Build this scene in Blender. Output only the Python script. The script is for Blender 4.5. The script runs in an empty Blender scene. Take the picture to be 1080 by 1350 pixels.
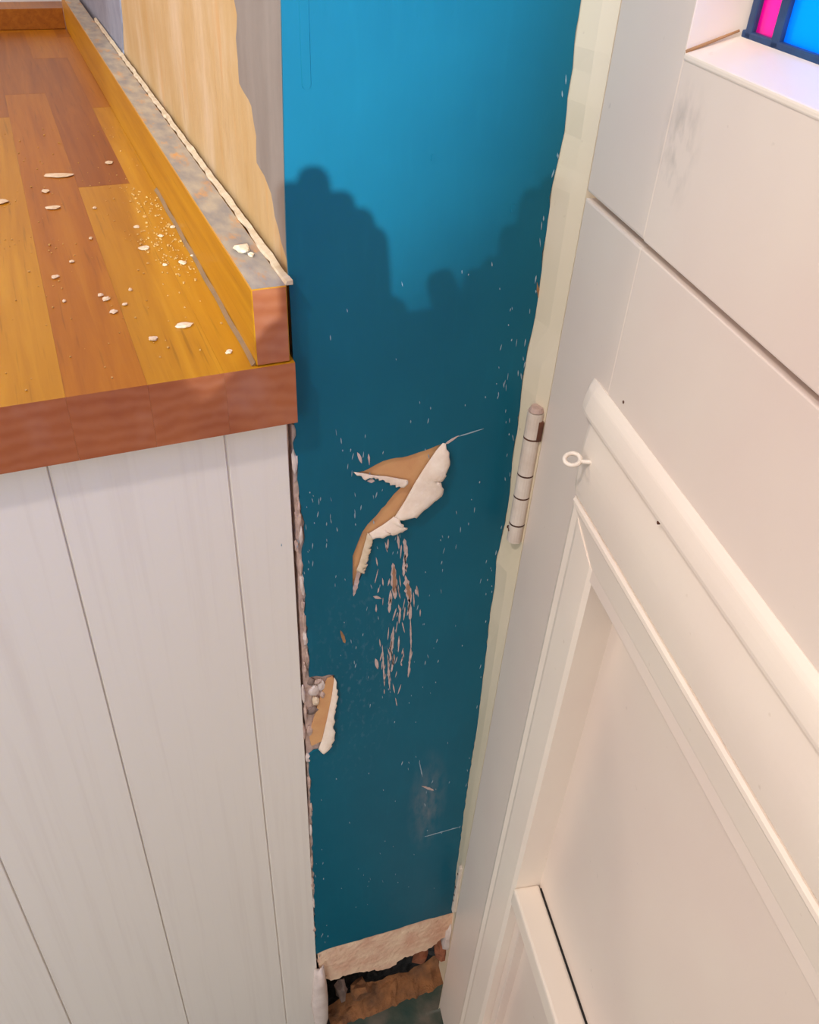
import bpy, bmesh, math, random
from mathutils import Vector, Matrix, noise
from mathutils.geometry import tessellate_polygon

random.seed(7)
scene = bpy.context.scene
C = scene.collection

# ------------------------------------------------------------------ camera
cam_d = bpy.data.cameras.new('camera')
cam = bpy.data.objects.new('camera', cam_d)
C.objects.link(cam)
cam_d.sensor_fit = 'VERTICAL'
cam_d.sensor_height = 36.0
cam_d.lens = 31.18
cam_d.clip_start = 0.01
RR = ((0.924988, -0.201523, 0.322158), (-0.378321, -0.567895, 0.731005), (0.035638, -0.798050, -0.601536))
cam.matrix_world = Matrix(((RR[0][0], -RR[0][1], -RR[0][2], -0.11594),
                           (RR[1][0], -RR[1][1], -RR[1][2], -0.45738),
                           (RR[2][0], -RR[2][1], -RR[2][2], 1.13987),
                           (0, 0, 0, 1)))
scene.camera = cam

# ------------------------------------------------------------------ world, lights, exposure
world = bpy.data.worlds.new('world')
scene.world = world
world.use_nodes = True
bg = world.node_tree.nodes['Background']
bg.inputs[0].default_value = (1.0, 0.93, 0.88, 1)
bg.inputs[1].default_value = 1.06

def light(name, kind, loc, power, col, target=None, **kw):
    d = bpy.data.lights.new(name, kind)
    d.energy = power
    d.color = col
    for k, v in kw.items():
        setattr(d, k, v)
    o = bpy.data.objects.new(name, d)
    o.location = loc
    if target is not None:
        o.rotation_euler = (Vector(target) - Vector(loc)).to_track_quat('-Z', 'Y').to_euler()
    C.objects.link(o)
    return o

# kitchen ceiling lamp beyond the end wall: lights the worktop, the bare plaster and the door past the wall's corner
light('kitchen_lamp', 'POINT', (-1.5, 1.02, 2.25), 24, (1.0, 0.84, 0.70), shadow_soft_size=0.10)
# ceiling lamp on the near side, above and left of the camera
light('near_lamp', 'POINT', (-0.85, -0.60, 2.35), 48, (1.0, 0.91, 0.88), shadow_soft_size=0.05)
# cool white spotlight behind the photographer
light('cool_spot', 'SPOT', (-0.67, -2.30, 1.68), 520, (0.72, 0.92, 1.0), target=(-0.06, 0.0, 1.12),
      shadow_soft_size=0.009, spot_size=math.radians(12.4), spot_blend=0.9)
# added cool fill from behind left, lifting the blue wall and end panel
light('cool_fill', 'AREA', (-1.9, -2.3, 1.5), 19, (0.80, 0.93, 1.0), target=(-0.1, 0.0, 0.75), size=0.9)
# daylight outside the glazed door
light('daylight', 'AREA', (1.1, -0.25, 1.9), 48, (0.85, 0.95, 1.0), target=(0.15, -0.2, 1.25), size=1.2)

vs = scene.view_settings
vs.view_transform = 'Standard'
vs.look = 'None'
vs.gamma = 1.0
vs.exposure = 0.0
vs.use_curve_mapping = False

# ------------------------------------------------------------------ materials
def lin(rgb):
    return tuple((c / 255 / 12.92 if c / 255 <= 0.04045 else ((c / 255 + 0.055) / 1.055) ** 2.4) for c in rgb) + (1.0,)

class NT:
    def __init__(s, name):
        s.m = bpy.data.materials.new(name)
        s.m.use_nodes = True
        s.t = s.m.node_tree
        s.p = s.t.nodes['Principled BSDF']
        s.tc = s.t.nodes.new('ShaderNodeTexCoord')
    def n(s, typ, ins=None, **kw):
        nd = s.t.nodes.new(typ)
        for k, v in kw.items():
            setattr(nd, k, v)
        for k, v in (ins or {}).items():
            if hasattr(v, 'is_linked'):
                s.t.links.new(v, nd.inputs[k])
            else:
                nd.inputs[k].default_value = v
        return nd
    def link(s, a, b):
        s.t.links.new(a, b)
    def vec(s, scale=(1, 1, 1), loc=(0, 0, 0), rnd=0.0, src=None):
        v = src or s.tc.outputs['Object']
        if rnd:
            oi = s.n('ShaderNodeObjectInfo')
            mm = s.n('ShaderNodeMath', {0: oi.outputs['Random'], 1: rnd}, operation='MULTIPLY')
            v = s.n('ShaderNodeVectorMath', {0: v, 1: mm.outputs[0]}, operation='ADD').outputs[0]
        return s.n('ShaderNodeMapping', {'Vector': v, 'Location': loc, 'Scale': scale}).outputs[0]
    def noise(s, vec, scale=5.0, detail=3.0, rough=0.55, dist=0.0):
        return s.n('ShaderNodeTexNoise', {'Vector': vec, 'Scale': scale, 'Detail': detail, 'Roughness': rough, 'Distortion': dist}).outputs[0]
    def ramp(s, fac, stops):
        r = s.n('ShaderNodeValToRGB', {'Fac': fac})
        e = r.color_ramp.elements
        while len(e) < len(stops):
            e.new(0.5)
        for i, (p, c) in enumerate(stops):
            e[i].position = p
            e[i].color = c if len(c) == 4 else (c[0], c[1], c[2], 1)
        return r.outputs[0]
    def mix(s, fac, a, b, bt='MIX'):
        nd = s.n('ShaderNodeMix', data_type='RGBA', blend_type=bt)
        for i, v in ((0, fac), (6, a), (7, b)):
            if hasattr(v, 'is_linked'):
                s.link(v, nd.inputs[i])
            else:
                nd.inputs[i].default_value = v
        return nd.outputs[2]
    def math(s, op, a, b=0.0, c=0.0, clamp=False):
        return s.n('ShaderNodeMath', {0: a, 1: b, 2: c}, operation=op, use_clamp=clamp).outputs[0]
    def bump(s, h, strength=0.3, dist=0.001):
        b = s.n('ShaderNodeBump', {'Height': h, 'Strength': strength, 'Distance': dist})
        s.link(b.outputs[0], s.p.inputs['Normal'])
    def set(s, col=None, rough=None, **kw):
        for k, v in (('Base Color', col), ('Roughness', rough)) + tuple(kw.items()):
            if v is None:
                continue
            if hasattr(v, 'is_linked'):
                s.link(v, s.p.inputs[k])
            else:
                s.p.inputs[k].default_value = v
        return s.m

BW = [(0.0, (0, 0, 0)), (1.0, (1, 1, 1))]

def plain(name, c1, c2=None, rough=0.6, nscale=30, bump=0.2, bscale=200, bdist=0.001, stretch=(1, 1, 1)):
    t = NT(name)
    c2 = c2 or tuple(int(x * 0.9) for x in c1)
    v = t.vec(stretch)
    t.bump(t.noise(v, bscale, 4), bump, bdist)
    return t.set(t.mix(t.ramp(t.noise(v, nscale, 4), [(0.3, (0, 0, 0)), (0.7, (1, 1, 1))]), lin(c1), lin(c2)), rough)

def blob_mask(t, cx, cy, cz, rx, ry, rz, soft=0.5):
    """1 inside an ellipsoid in object coordinates, roughened by noise."""
    d = t.n('ShaderNodeVectorMath', {0: t.tc.outputs['Object'], 1: (cx, cy, cz)}, operation='SUBTRACT').outputs[0]
    d = t.n('ShaderNodeVectorMath', {0: d, 1: (1 / rx, 1 / ry, 1 / rz)}, operation='MULTIPLY').outputs[0]
    l = t.n('ShaderNodeVectorMath', {0: d}, operation='LENGTH').outputs[1]
    return t.ramp(l, [(1 - soft, (1, 1, 1)), (1.0, (0, 0, 0))])

# blue wall paint
t = NT('blue_paint')
v = t.vec((1, 1, 0.12))
streak = t.noise(v, 160, 4)
big = t.noise(t.vec(), 14, 3)
base = t.mix(t.ramp(big, [(0.3, (0, 0, 0)), (0.75, (1, 1, 1))]), lin((10, 95, 117)), lin((8, 89, 111)))
base = t.mix(t.math('MULTIPLY', t.ramp(streak, [(0.55, (0, 0, 0)), (0.8, (1, 1, 1))]), 0.25), base, lin((20, 106, 128)))
sm = t.math('MULTIPLY', blob_mask(t, 0.118, 0, 0.405, 0.022, 1, 0.085, 0.9), t.ramp(t.noise(t.vec((1, 1, 0.35)), 120, 4), [(0.35, (0, 0, 0)), (0.75, (1, 1, 1))]))
base = t.mix(t.math('MULTIPLY', sm, 0.55), base, lin((150, 140, 140)))
sm2 = t.math('MULTIPLY', blob_mask(t, 0.045, 0, 0.60, 0.05, 1, 0.14, 0.9), t.ramp(t.noise(t.vec((1, 1, 0.5)), 260, 4), [(0.55, (0, 0, 0)), (0.8, (1, 1, 1))]))
base = t.mix(t.math('MULTIPLY', sm2, 0.5), base, lin((120, 140, 155)))
t.bump(t.math('ADD', t.noise(t.vec((1, 1, 0.3)), 90, 3), t.math('MULTIPLY', streak, 0.35)), 0.12, 0.002)
M_BLUE = t.set(base, 0.42, **{'Specular IOR Level': 0.2})

M_KRAFT = plain('kraft_paper', (222, 170, 116), (208, 148, 100), 0.8, 40, 0.25, 300)
M_TORN = plain('torn_paper', (240, 222, 205), (226, 202, 182), 0.85, 90, 0.5, 500)
M_PLASTER = plain('old_plaster', (206, 176, 160), (176, 148, 138), 0.9, 120, 0.8, 260, 0.002)
M_PINKPLASTER = plain('pink_plaster', (244, 214, 184), (218, 166, 140), 0.9, 38, 0.7, 160, 0.003)
M_FILLER = plain('white_filler', (224, 208, 200), (204, 184, 176), 0.8, 60, 0.4, 120, 0.002)
M_RUBBLE = plain('rubble_grey', (150, 128, 118), (110, 90, 82), 0.95, 60, 0.9, 160, 0.003)
M_BRICK = plain('broken_brick', (176, 106, 74), (140, 84, 60), 0.95, 60, 0.9, 160, 0.003)
M_EARTH = plain('brown_mortar', (158, 104, 62), (96, 66, 46), 0.95, 45, 0.9, 120, 0.004)
M_SHADEDEARTH = plain('dark_cavity', (52, 46, 42), (30, 28, 28), 0.95, 45, 0.9, 120, 0.004)
M_CHIP = plain('bare_scratch', (214, 190, 184), (180, 150, 140), 0.85, 200, 0.4, 400)
M_SPECK = plain('pale_speck', (120, 150, 164), (170, 176, 184), 0.8, 200, 0.2, 400)
M_DUST = plain('plaster_dust', (206, 164, 100), (184, 140, 76), 0.9, 200, 0.2, 300)
M_BEAD = plain('filler_bead', (206, 186, 160), (186, 160, 130), 0.9, 120, 0.4, 300)
M_GOUGE = plain('gouged_paper', (176, 132, 104), (150, 108, 84), 0.85, 90, 0.4, 300)
M_FLAKE = plain('plaster_flake', (228, 206, 182), (208, 182, 150), 0.9, 200, 0.4, 300)

t = NT('green_floor')
nz = t.noise(t.vec(), 22, 5)
t.bump(t.noise(t.vec(), 120, 4), 0.3, 0.002)
M_FLOOR = t.set(t.ramp(nz, [(0.3, lin((30, 62, 56))), (0.5, lin((62, 74, 64))), (0.7, lin((104, 96, 84)))]), 0.55)

# bare plaster on the side wall
t = NT('bare_plaster')
nz = t.noise(t.vec((1, 1, 0.4)), 16, 5, 0.6)
col = t.ramp(nz, [(0.25, lin((174, 132, 74))), (0.5, lin((184, 148, 102))), (0.75, lin((200, 170, 140)))])
col = t.mix(t.math('MULTIPLY', t.ramp(t.noise(t.vec((1, 1, 0.25)), 60, 3), [(0.6, (0, 0, 0)), (0.72, (1, 1, 1))]), 0.5), col, lin((190, 138, 78)))
t.bump(t.noise(t.vec((1, 1, 0.5)), 70, 4), 0.5, 0.002)
M_BARE = t.set(col, 0.8)

t = NT('grey_paint')
nz = t.noise(t.vec((1, 1, 0.3)), 40, 4)
col = t.ramp(nz, [(0.3, lin((122, 108, 100))), (0.7, lin((138, 124, 116)))])
t.bump(t.noise(t.vec((1, 1, 0.3)), 120, 4), 0.3, 0.001)
M_GREYP = t.set(col, 0.7)
M_GREYBLUE = plain('blue_grey_paint', (138, 136, 148), (122, 120, 134), 0.7, 40, 0.3, 120)

# white painted boards of the end panel
t = NT('white_board')
g = t.noise(t.vec((60, 60, 1.6), rnd=9.0), 2.2, 5, 0.6, 0.4)
col = t.mix(t.math('MULTIPLY', t.ramp(g, [(0.5, (0, 0, 0)), (0.75, (1, 1, 1))]), 0.35), lin((232, 222, 212)), lin((214, 200, 190)))
t.bump(g, 0.12, 0.001)
M_BOARD = t.set(col, 0.45)

# aged cream gloss of the door
def cream(name, c1, c2, c3, rough=0.38):
    t = NT(name)
    col = t.mix(t.ramp(t.noise(t.vec((1, 1, 1)), 7, 3), [(0.35, (0, 0, 0)), (0.7, (1, 1, 1))]), lin(c1), lin(c2))
    spk = t.ramp(t.noise(t.vec(), 150, 2, 0.4), [(0.74, (0, 0, 0)), (0.80, (1, 1, 1))])
    col = t.mix(t.math('MULTIPLY', spk, 0.25), col, lin(c3))
    t.bump(t.noise(t.vec((1, 1, 0.5)), 60, 3), 0.10, 0.002)
    return t, t.set(col, rough)
_, M_DOOR = cream('door_cream', (232, 216, 202), (228, 208, 196), (170, 150, 136))
_, M_MOULD = cream('moulding_cream', (240, 226, 210), (236, 218, 204), (180, 150, 120))
tf, M_FRAME = cream('frame_cream', (232, 214, 190), (226, 208, 176), (150, 120, 90), 0.45)
# upper leaf carries a grey smudge
tu, M_DOORUP = cream('door_cream_smudged', (232, 216, 202), (228, 208, 196), (170, 150, 136))
old = tu.p.inputs['Base Color'].links[0].from_socket
mk = tu.math('MULTIPLY', blob_mask(tu, 0.092, -0.001, 0.085, 0.022, 0.02, 0.032, 0.9), tu.ramp(tu.noise(tu.vec((1, 1, 0.5)), 110, 4), [(0.45, (0, 0, 0)), (0.7, (1, 1, 1))]))
tu.link(tu.mix(tu.math('MULTIPLY', mk, 0.6), old, lin((150, 140, 130))), tu.p.inputs['Base Color'])
M_HINGE = plain('painted_hinge', (222, 206, 192), (206, 186, 170), 0.45, 60, 0.3, 200)
M_RUST = plain('rust', (104, 60, 40), (66, 40, 32), 0.8, 90, 0.4, 200)
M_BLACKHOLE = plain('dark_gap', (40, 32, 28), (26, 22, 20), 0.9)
M_BROWNSTAIN = plain('brown_filler', (178, 134, 92), (140, 100, 66), 0.8, 90, 0.6, 240)
M_GREYSEAL = plain('grey_sealant', (140, 104, 62), (118, 92, 64), 0.5, 60)
M_LEAD = plain('blue_lead', (36, 74, 120), (30, 50, 90), 0.5, 60)
M_WHITEWALL = plain('white_wall', (226, 222, 222), (214, 210, 212), 0.7)

# oak staves
def wood(name, a, b, c):
    t = NT(name)
    v = t.vec((38, 1.6, 38), rnd=13.0)
    g = t.noise(v, 2.6, 5, 0.62, 0.6)
    col = t.ramp(g, [(0.28, lin(a)), (0.5, lin(b)), (0.74, lin(c))])
    pores = t.ramp(t.noise(t.vec((420, 14, 420), rnd=5.0), 1.0, 2), [(0.62, (0, 0, 0)), (0.74, (1, 1, 1))])
    col = t.mix(t.math('MULTIPLY', pores, 0.35), col, lin(tuple(int(x * 0.62) for x in a)))
    t.bump(g, 0.06, 0.001)
    return t.set(col, 0.38, **{'Specular IOR Level': 0.3})
M_WL = wood('oak_light', (164, 106, 10), (178, 120, 14), (190, 134, 26))
M_WM = wood('oak_mid', (150, 84, 10), (164, 97, 12), (176, 112, 20))
M_WD = wood('oak_dark', (134, 72, 16), (148, 84, 18), (164, 98, 26))

t = NT('oak_end_grain')
v = t.vec((1, 0.2, 1), rnd=0.35)
w = t.n('ShaderNodeTexWave', {'Vector': v, 'Scale': 38.0, 'Distortion': 3.5, 'Detail': 3.0, 'Detail Scale': 1.5}, wave_type='RINGS', rings_direction='Y').outputs[1]
nz = t.noise(t.vec(), 45, 5)
col = t.mix(t.ramp(nz, [(0.3, (0, 0, 0)), (0.7, (1, 1, 1))]), lin((150, 78, 46)), lin((166, 92, 52)))
col = t.mix(t.math('MULTIPLY', w, 0.22), col, lin((190, 124, 90)))
haze = t.ramp(t.noise(t.vec(), 26, 3), [(0.5, (0, 0, 0)), (0.75, (1, 1, 1))])
col = t.mix(t.math('MULTIPLY', haze, 0.3), col, lin((190, 140, 124)))
t.bump(w, 0.04, 0.0004)
M_END = t.set(col, 0.42)

t = NT('dusty_oak')
g = t.noise(t.vec((38, 2.0, 38), rnd=13.0), 2.6, 5)
wd = t.ramp(g, [(0.3, lin((176, 118, 62))), (0.7, lin((206, 146, 80)))])
dm = t.ramp(t.noise(t.vec((1.4, 0.5, 1)), 60, 5, 0.65), [(0.30, (0, 0, 0)), (0.46, (1, 1, 1))])
col = t.mix(t.math('MULTIPLY', dm, 0.88), wd, t.ramp(t.noise(t.vec((1, 0.4, 1)), 90, 4), [(0.35, lin((124, 122, 122))), (0.7, lin((170, 156, 136)))]))
M_DUSTY = t.set(col, 0.75)

def glass(name, rgb):
    t = NT(name)
    tr = t.n('ShaderNodeBsdfTranslucent', {'Color': rgb})
    gl = t.n('ShaderNodeBsdfGlossy', {'Color': (1, 1, 1, 1), 'Roughness': 0.12})
    tp = t.n('ShaderNodeBsdfTransparent', {'Color': rgb})
    m1 = t.n('ShaderNodeMixShader', {0: 0.25, 1: tr.outputs[0], 2: tp.outputs[0]})
    m2 = t.n('ShaderNodeMixShader', {0: 0.05, 1: m1.outputs[0], 2: gl.outputs[0]})
    t.link(m2.outputs[0], t.t.nodes['Material Output'].inputs[0])
    return t.m
M_MAGENTA = glass('magenta_glass', (0.85, 0.02, 0.45, 1))
M_AZURE = glass('azure_glass', (0.0, 0.42, 1.0, 1))
M_LILAC = glass('lilac_glass', (0.6, 0.3, 0.7, 1))

# ------------------------------------------------------------------ mesh helpers
def props(o, label=None, cat=None, group=None, kind=None):
    for k, v in (('label', label), ('category', cat), ('group', group), ('kind', kind)):
        if v:
            o[k] = v
    return o

def empty(name, loc=(0, 0, 0), parent=None):
    o = bpy.data.objects.new(name, None)
    o.empty_display_size = 0.05
    o.location = loc
    C.objects.link(o)
    if parent:
        o.parent = parent
    return o

def link(name, me, mats, parent=None, smooth=False):
    if not isinstance(mats, (list, tuple)):
        mats = [mats]
    for m in mats:
        me.materials.append(m)
    if smooth:
        for p in me.polygons:
            p.use_smooth = True
    o = bpy.data.objects.new(name, me)
    C.objects.link(o)
    if parent:
        o.parent = parent
    return o

class MB:
    def __init__(s):
        s.v, s.f, s.mi = [], [], []
    def add(s, vs, fs, mi=0):
        b = len(s.v)
        s.v += [tuple(x) for x in vs]
        s.f += [tuple(b + i for i in f) for f in fs]
        s.mi += [mi] * len(fs)
    def hexa(s, p, mi=0, mis=None):
        """p: 8 points, bottom 4 (ccw from above) then top 4. faces: bottom, top, 4 sides"""
        fs = [(3, 2, 1, 0), (4, 5, 6, 7), (0, 1, 5, 4), (1, 2, 6, 5), (2, 3, 7, 6), (3, 0, 4, 7)]
        b = len(s.v)
        s.v += [tuple(x) for x in p]
        for i, f in enumerate(fs):
            s.f.append(tuple(b + j for j in f))
            s.mi.append(mis[i] if mis else mi)
    def box(s, x0, x1, y0, y1, z0, z1, mi=0, mis=None):
        s.hexa([(x0, y0, z0), (x1, y0, z0), (x1, y1, z0), (x0, y1, z0), (x0, y0, z1), (x1, y0, z1), (x1, y1, z1), (x0, y1, z1)], mi, mis)
    def prism(s, pts, fn0, fn1, mi=0):
        """polygon pts (2d) mapped by fn0 (front) and fn1 (back) to 3d"""
        n = len(pts)
        tri = tessellate_polygon([[Vector((a, b, 0)) for a, b in pts]])
        A = [fn0(a, b) for a, b in pts]
        B = [fn1(a, b) for a, b in pts]
        fs = [tuple(t) for t in tri] + [tuple(n + i for i in reversed(t)) for t in tri]
        fs += [(i, (i + 1) % n, n + (i + 1) % n, n + i) for i in range(n)]
        s.add(A + B, fs, mi)
    def sweep(s, prof, pts_fn, ts, mi=0, caps=True):
        """profile ring of 2d points swept: pts_fn(a,b,t)->3d"""
        n = len(prof)
        b = len(s.v)
        for t in ts:
            for a, c in prof:
                s.v.append(tuple(pts_fn(a, c, t)))
        for k in range(len(ts) - 1):
            for i in range(n):
                j = (i + 1) % n
                s.f.append((b + k * n + i, b + k * n + j, b + (k + 1) * n + j, b + (k + 1) * n + i))
                s.mi.append(mi)
        if caps:
            tri = tessellate_polygon([[Vector((a, c, 0)) for a, c in prof]])
            for t3 in tri:
                s.f.append(tuple(b + i for i in t3)); s.mi.append(mi)
                s.f.append(tuple(b + (len(ts) - 1) * n + i for i in reversed(t3))); s.mi.append(mi)
    def mesh(s, name, bevel=0.0, seg=2):
        me = bpy.data.meshes.new(name)
        me.from_pydata(s.v, [], s.f)
        for p, m in zip(me.polygons, s.mi):
            p.material_index = m
        bm = bmesh.new()
        bm.from_mesh(me)
        bmesh.ops.recalc_face_normals(bm, faces=bm.faces)
        if bevel:
            bmesh.ops.bevel(bm, geom=bm.edges[:] , offset=bevel, segments=seg, profile=0.6, affect='EDGES')
        bm.to_mesh(me)
        bm.free()
        return me
    def build(s, name, mats, parent=None, bevel=0.0, smooth=False, seg=2):
        return link(name, s.mesh(name, bevel, seg), mats, parent, smooth)

def rough_line(pts, step, amp, seed=0):
    """resample an open polyline and jitter it so that it looks torn"""
    rnd = random.Random(seed)
    out = []
    for (a, b), (c, d) in zip(pts, pts[1:]):
        L = math.hypot(c - a, d - b)
        n = max(1, int(L / step))
        nx, ny = -(d - b) / max(L, 1e-9), (c - a) / max(L, 1e-9)
        for i in range(n):
            t = i / n
            j = 0 if i == 0 else rnd.uniform(-amp, amp)
            out.append((a + (c - a) * t + nx * j, b + (d - b) * t + ny * j))
    out.append(pts[-1])
    return out

def filled(name, outer, holes, y0, y1, mat, parent=None):
    """flat sheet in the x-z plane with holes, between y0 and y1"""
    cu = bpy.data.curves.new(name, 'CURVE')
    cu.dimensions = '2D'
    cu.fill_mode = 'BOTH'
    cu.extrude = abs(y1 - y0) / 2
    for loop in [outer] + holes:
        sp = cu.splines.new('POLY')
        sp.points.add(len(loop) - 1)
        for p, (x, z) in zip(sp.points, loop):
            p.co = (x, z, 0, 1)
        sp.use_cyclic_u = True
    tmp = bpy.data.objects.new(name + '_tmp', cu)
    C.objects.link(tmp)
    dg = bpy.context.evaluated_depsgraph_get()
    me = bpy.data.meshes.new_from_object(tmp.evaluated_get(dg))
    bpy.data.objects.remove(tmp)
    bpy.data.curves.remove(cu)
    me.transform(Matrix(((1, 0, 0, 0), (0, 0, -1, (y0 + y1) / 2), (0, 1, 0, 0), (0, 0, 0, 1))))
    me.materials.clear()
    return link(name, me, mat, parent)

def lump_mesh(name, r, seed, sub=2, rough=0.35):
    bm = bmesh.new()
    bmesh.ops.create_icosphere(bm, subdivisions=sub, radius=1.0)
    rnd = random.Random(seed)
    off = Vector((rnd.uniform(0, 50), rnd.uniform(0, 50), rnd.uniform(0, 50)))
    for v in bm.verts:
        d = 1 + rough * noise.noise(v.co * 1.6 + off) + rough * 0.5 * noise.noise(v.co * 4 + off)
        v.co = Vector((v.co.x * r[0], v.co.y * r[1], v.co.z * r[2])) * d
    me = bpy.data.meshes.new(name)
    bm.to_mesh(me)
    bm.free()
    return me

def lump(name, loc, r, seed, mat, parent=None, sub=2, rough=0.35, rot=(0, 0, 0), smooth=False):
    o = link(name, lump_mesh(name, r, seed, sub, rough), mat, parent, smooth)
    o.location = loc
    o.rotation_euler = rot
    return o

# ================================================================== THE SETTING
LEAN = 0.0105
def xl(z):
    return -0.001 + LEAN * (z - 0.18)            # left corner of the end wall leans a little
def xr(z):
    return 0.161 + (0.0115 if z > 1.0 else max(0, (z - 0.6)) * 0.028)   # right edge against the frame

# --- blue end wall: plaster core, blue painted paper skin in front
wall = empty('wall_end', (0.08, 0.3, 0))
props(wall, 'blue painted end wall, torn and scratched, between the panel and door frame', kind='structure')
m = MB()
zt = 2.4
m.hexa([(xl(.17) + .004, .0022, .172), (.20, .0022, .172), (.30, 1.40, .172), (xl(.17) + .004, 1.40, .172),
        (xl(zt) + .0025, .0022, zt), (.22, .0022, zt), (.32, 1.40, zt), (xl(zt) + .0025, 1.40, zt)])
core = m.build('plaster_core', M_PLASTER, None)
core.location = (0, 0, 0)

def adopt(o, p):
    o.parent = p
    o.matrix_parent_inverse = Matrix.Translation(p.location).inverted() if p.type == 'EMPTY' and p.rotation_euler.x == 0 else p.matrix_world.inverted()
    return o
adopt(core, wall)

left_up = [(0.0092,1.0793),(0.0078,1.0306),(0.0067,0.9937),(0.0060,0.9614),(0.0064,0.9441),(0.0067,0.9215),(0.0067,0.8926),(0.0054,0.8512)]
left_low = [(0.0054,0.8512),(0.0054,0.8288),(0.0064,0.8051),(0.0064,0.7929),(0.0093,0.7732),(0.0062,0.7476),(0.0071,0.7123),(0.0069,0.6590),(0.0078,0.6341),(0.0074,0.6232),(0.0178,0.6202),(0.0277,0.6181)]
notch_r = [(0.0277,0.6181),(0.0287,0.6046),(0.0277,0.5779),(0.0242,0.5653),(0.0246,0.5508),(0.0217,0.5374),(0.0156,0.5322),(0.0084,0.5335),(0.0043,0.5303)]
left_bot = [(0.0043,0.5303),(0.0034,0.4397),(0.0026,0.3672),(0.0017,0.2865),(0.0007,0.1990)]
bottom = [(0.0007,0.1990),(0.0117,0.2007),(0.0371,0.1970),(0.0898,0.1877),(0.1262,0.1840),(0.1450,0.1796),(0.1621,0.1764)]
right = [(0.1621,0.1764),(0.1587,0.2606),(0.1597,0.3167),(0.1595,0.3632),(0.1603,0.3943),(0.1606,0.4302),(0.1620,0.4694),(0.1625,0.5069),(0.1623,0.5574),(0.1623,0.5951),(0.1614,0.6395),(0.1626,0.6682),(0.1610,0.6964),(0.1629,0.7148),(0.1648,0.7327),(0.1654,0.7608),(0.1641,0.7880),(0.1651,0.8195),(0.1643,0.8496),(0.1649,0.8722),(0.1675,0.8988),(0.1678,0.9243),(0.1675,0.9485),(0.1676,0.9625),(0.1676,0.9826),(0.1692,0.9953),(0.1704,1.0066),(0.1711,1.0119),(0.1701,1.0299),(0.1709,1.0452),(0.1700,1.0564),(0.1705,1.0777)]
right_r = rough_line(right, 0.006, 0.0007, 5)
outline = [(xl(2.4), 2.4)] + left_up[:-1] + rough_line(left_low, 0.004, 0.0012, 2)[:-1] + rough_line(notch_r, 0.004, 0.0006, 3)[:-1] \
    + rough_line(left_bot, 0.005, 0.0010, 4)[:-1] + rough_line(bottom, 0.006, 0.0008, 6)[:-1] + right_r + [(0.172, 2.4)]
h_up = [(0.0444,0.8066),(0.0513,0.8062),(0.0593,0.8093),(0.0647,0.8112),(0.0701,0.8118),(0.0783,0.8112),(0.0865,0.8119),(0.0948,0.8132),(0.1031,0.8151),(0.1092,0.8162)]
h_fold = [(0.1092,0.8162),(0.1061,0.8120),(0.0983,0.7994),(0.0904,0.7860),(0.0841,0.7725),(0.0759,0.7613),(0.0686,0.7544),(0.0630,0.7518),(0.0567,0.7501)]
h_tail = [(0.0567,0.7501),(0.0557,0.7393),(0.0540,0.7271),(0.0506,0.7158),(0.0436,0.6965),(0.0430,0.7086),(0.0431,0.7351),(0.0471,0.7465),(0.0504,0.7551)]
h_left = [(0.0504,0.7551),(0.0543,0.7608),(0.0627,0.7693),(0.0709,0.7790),(0.0764,0.7848),(0.0791,0.7873),(0.0829,0.7896),(0.0755,0.7933),(0.0666,0.7966),(0.0622,0.7995),(0.0567,0.8001),(0.0503,0.8034),(0.0444,0.8066)]
hole = rough_line(h_up, 0.004, 0.0003, 8)[:-1] + h_fold[:-1] + h_tail[:-1] + rough_line(h_left, 0.003, 0.0005, 9)[:-1]
skin = adopt(filled('blue_paper', outline, [hole], 0.0, 0.0016, M_BLUE), wall)
skin['label'] = 'blue painted paper skin with torn hole'

def sheet(name, pts, y0, y1, mat, parent=wall):
    m = MB()
    m.prism(pts, lambda a, b: (a, y0, b), lambda a, b: (a, y1, b))
    return adopt(m.build(name, mat), parent)

# brown backing paper seen in the tear
xs = [p[0] for p in hole]; zs = [p[1] for p in hole]
bk = sheet('backing_paper', [(0.0418,0.8102),(0.0619,0.8142),(0.0864,0.8149),(0.1124,0.8192),(0.1121,0.8057),(0.0966,0.7774),(0.0745,0.7494),(0.0596,0.7424),(0.0518,0.7096),(0.0412,0.6904),(0.0391,0.7349),(0.0460,0.7570),(0.0679,0.7874)], 0.0016, 0.0021, M_KRAFT)
bk['label'] = 'brown backing paper bared by the tear'

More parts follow.
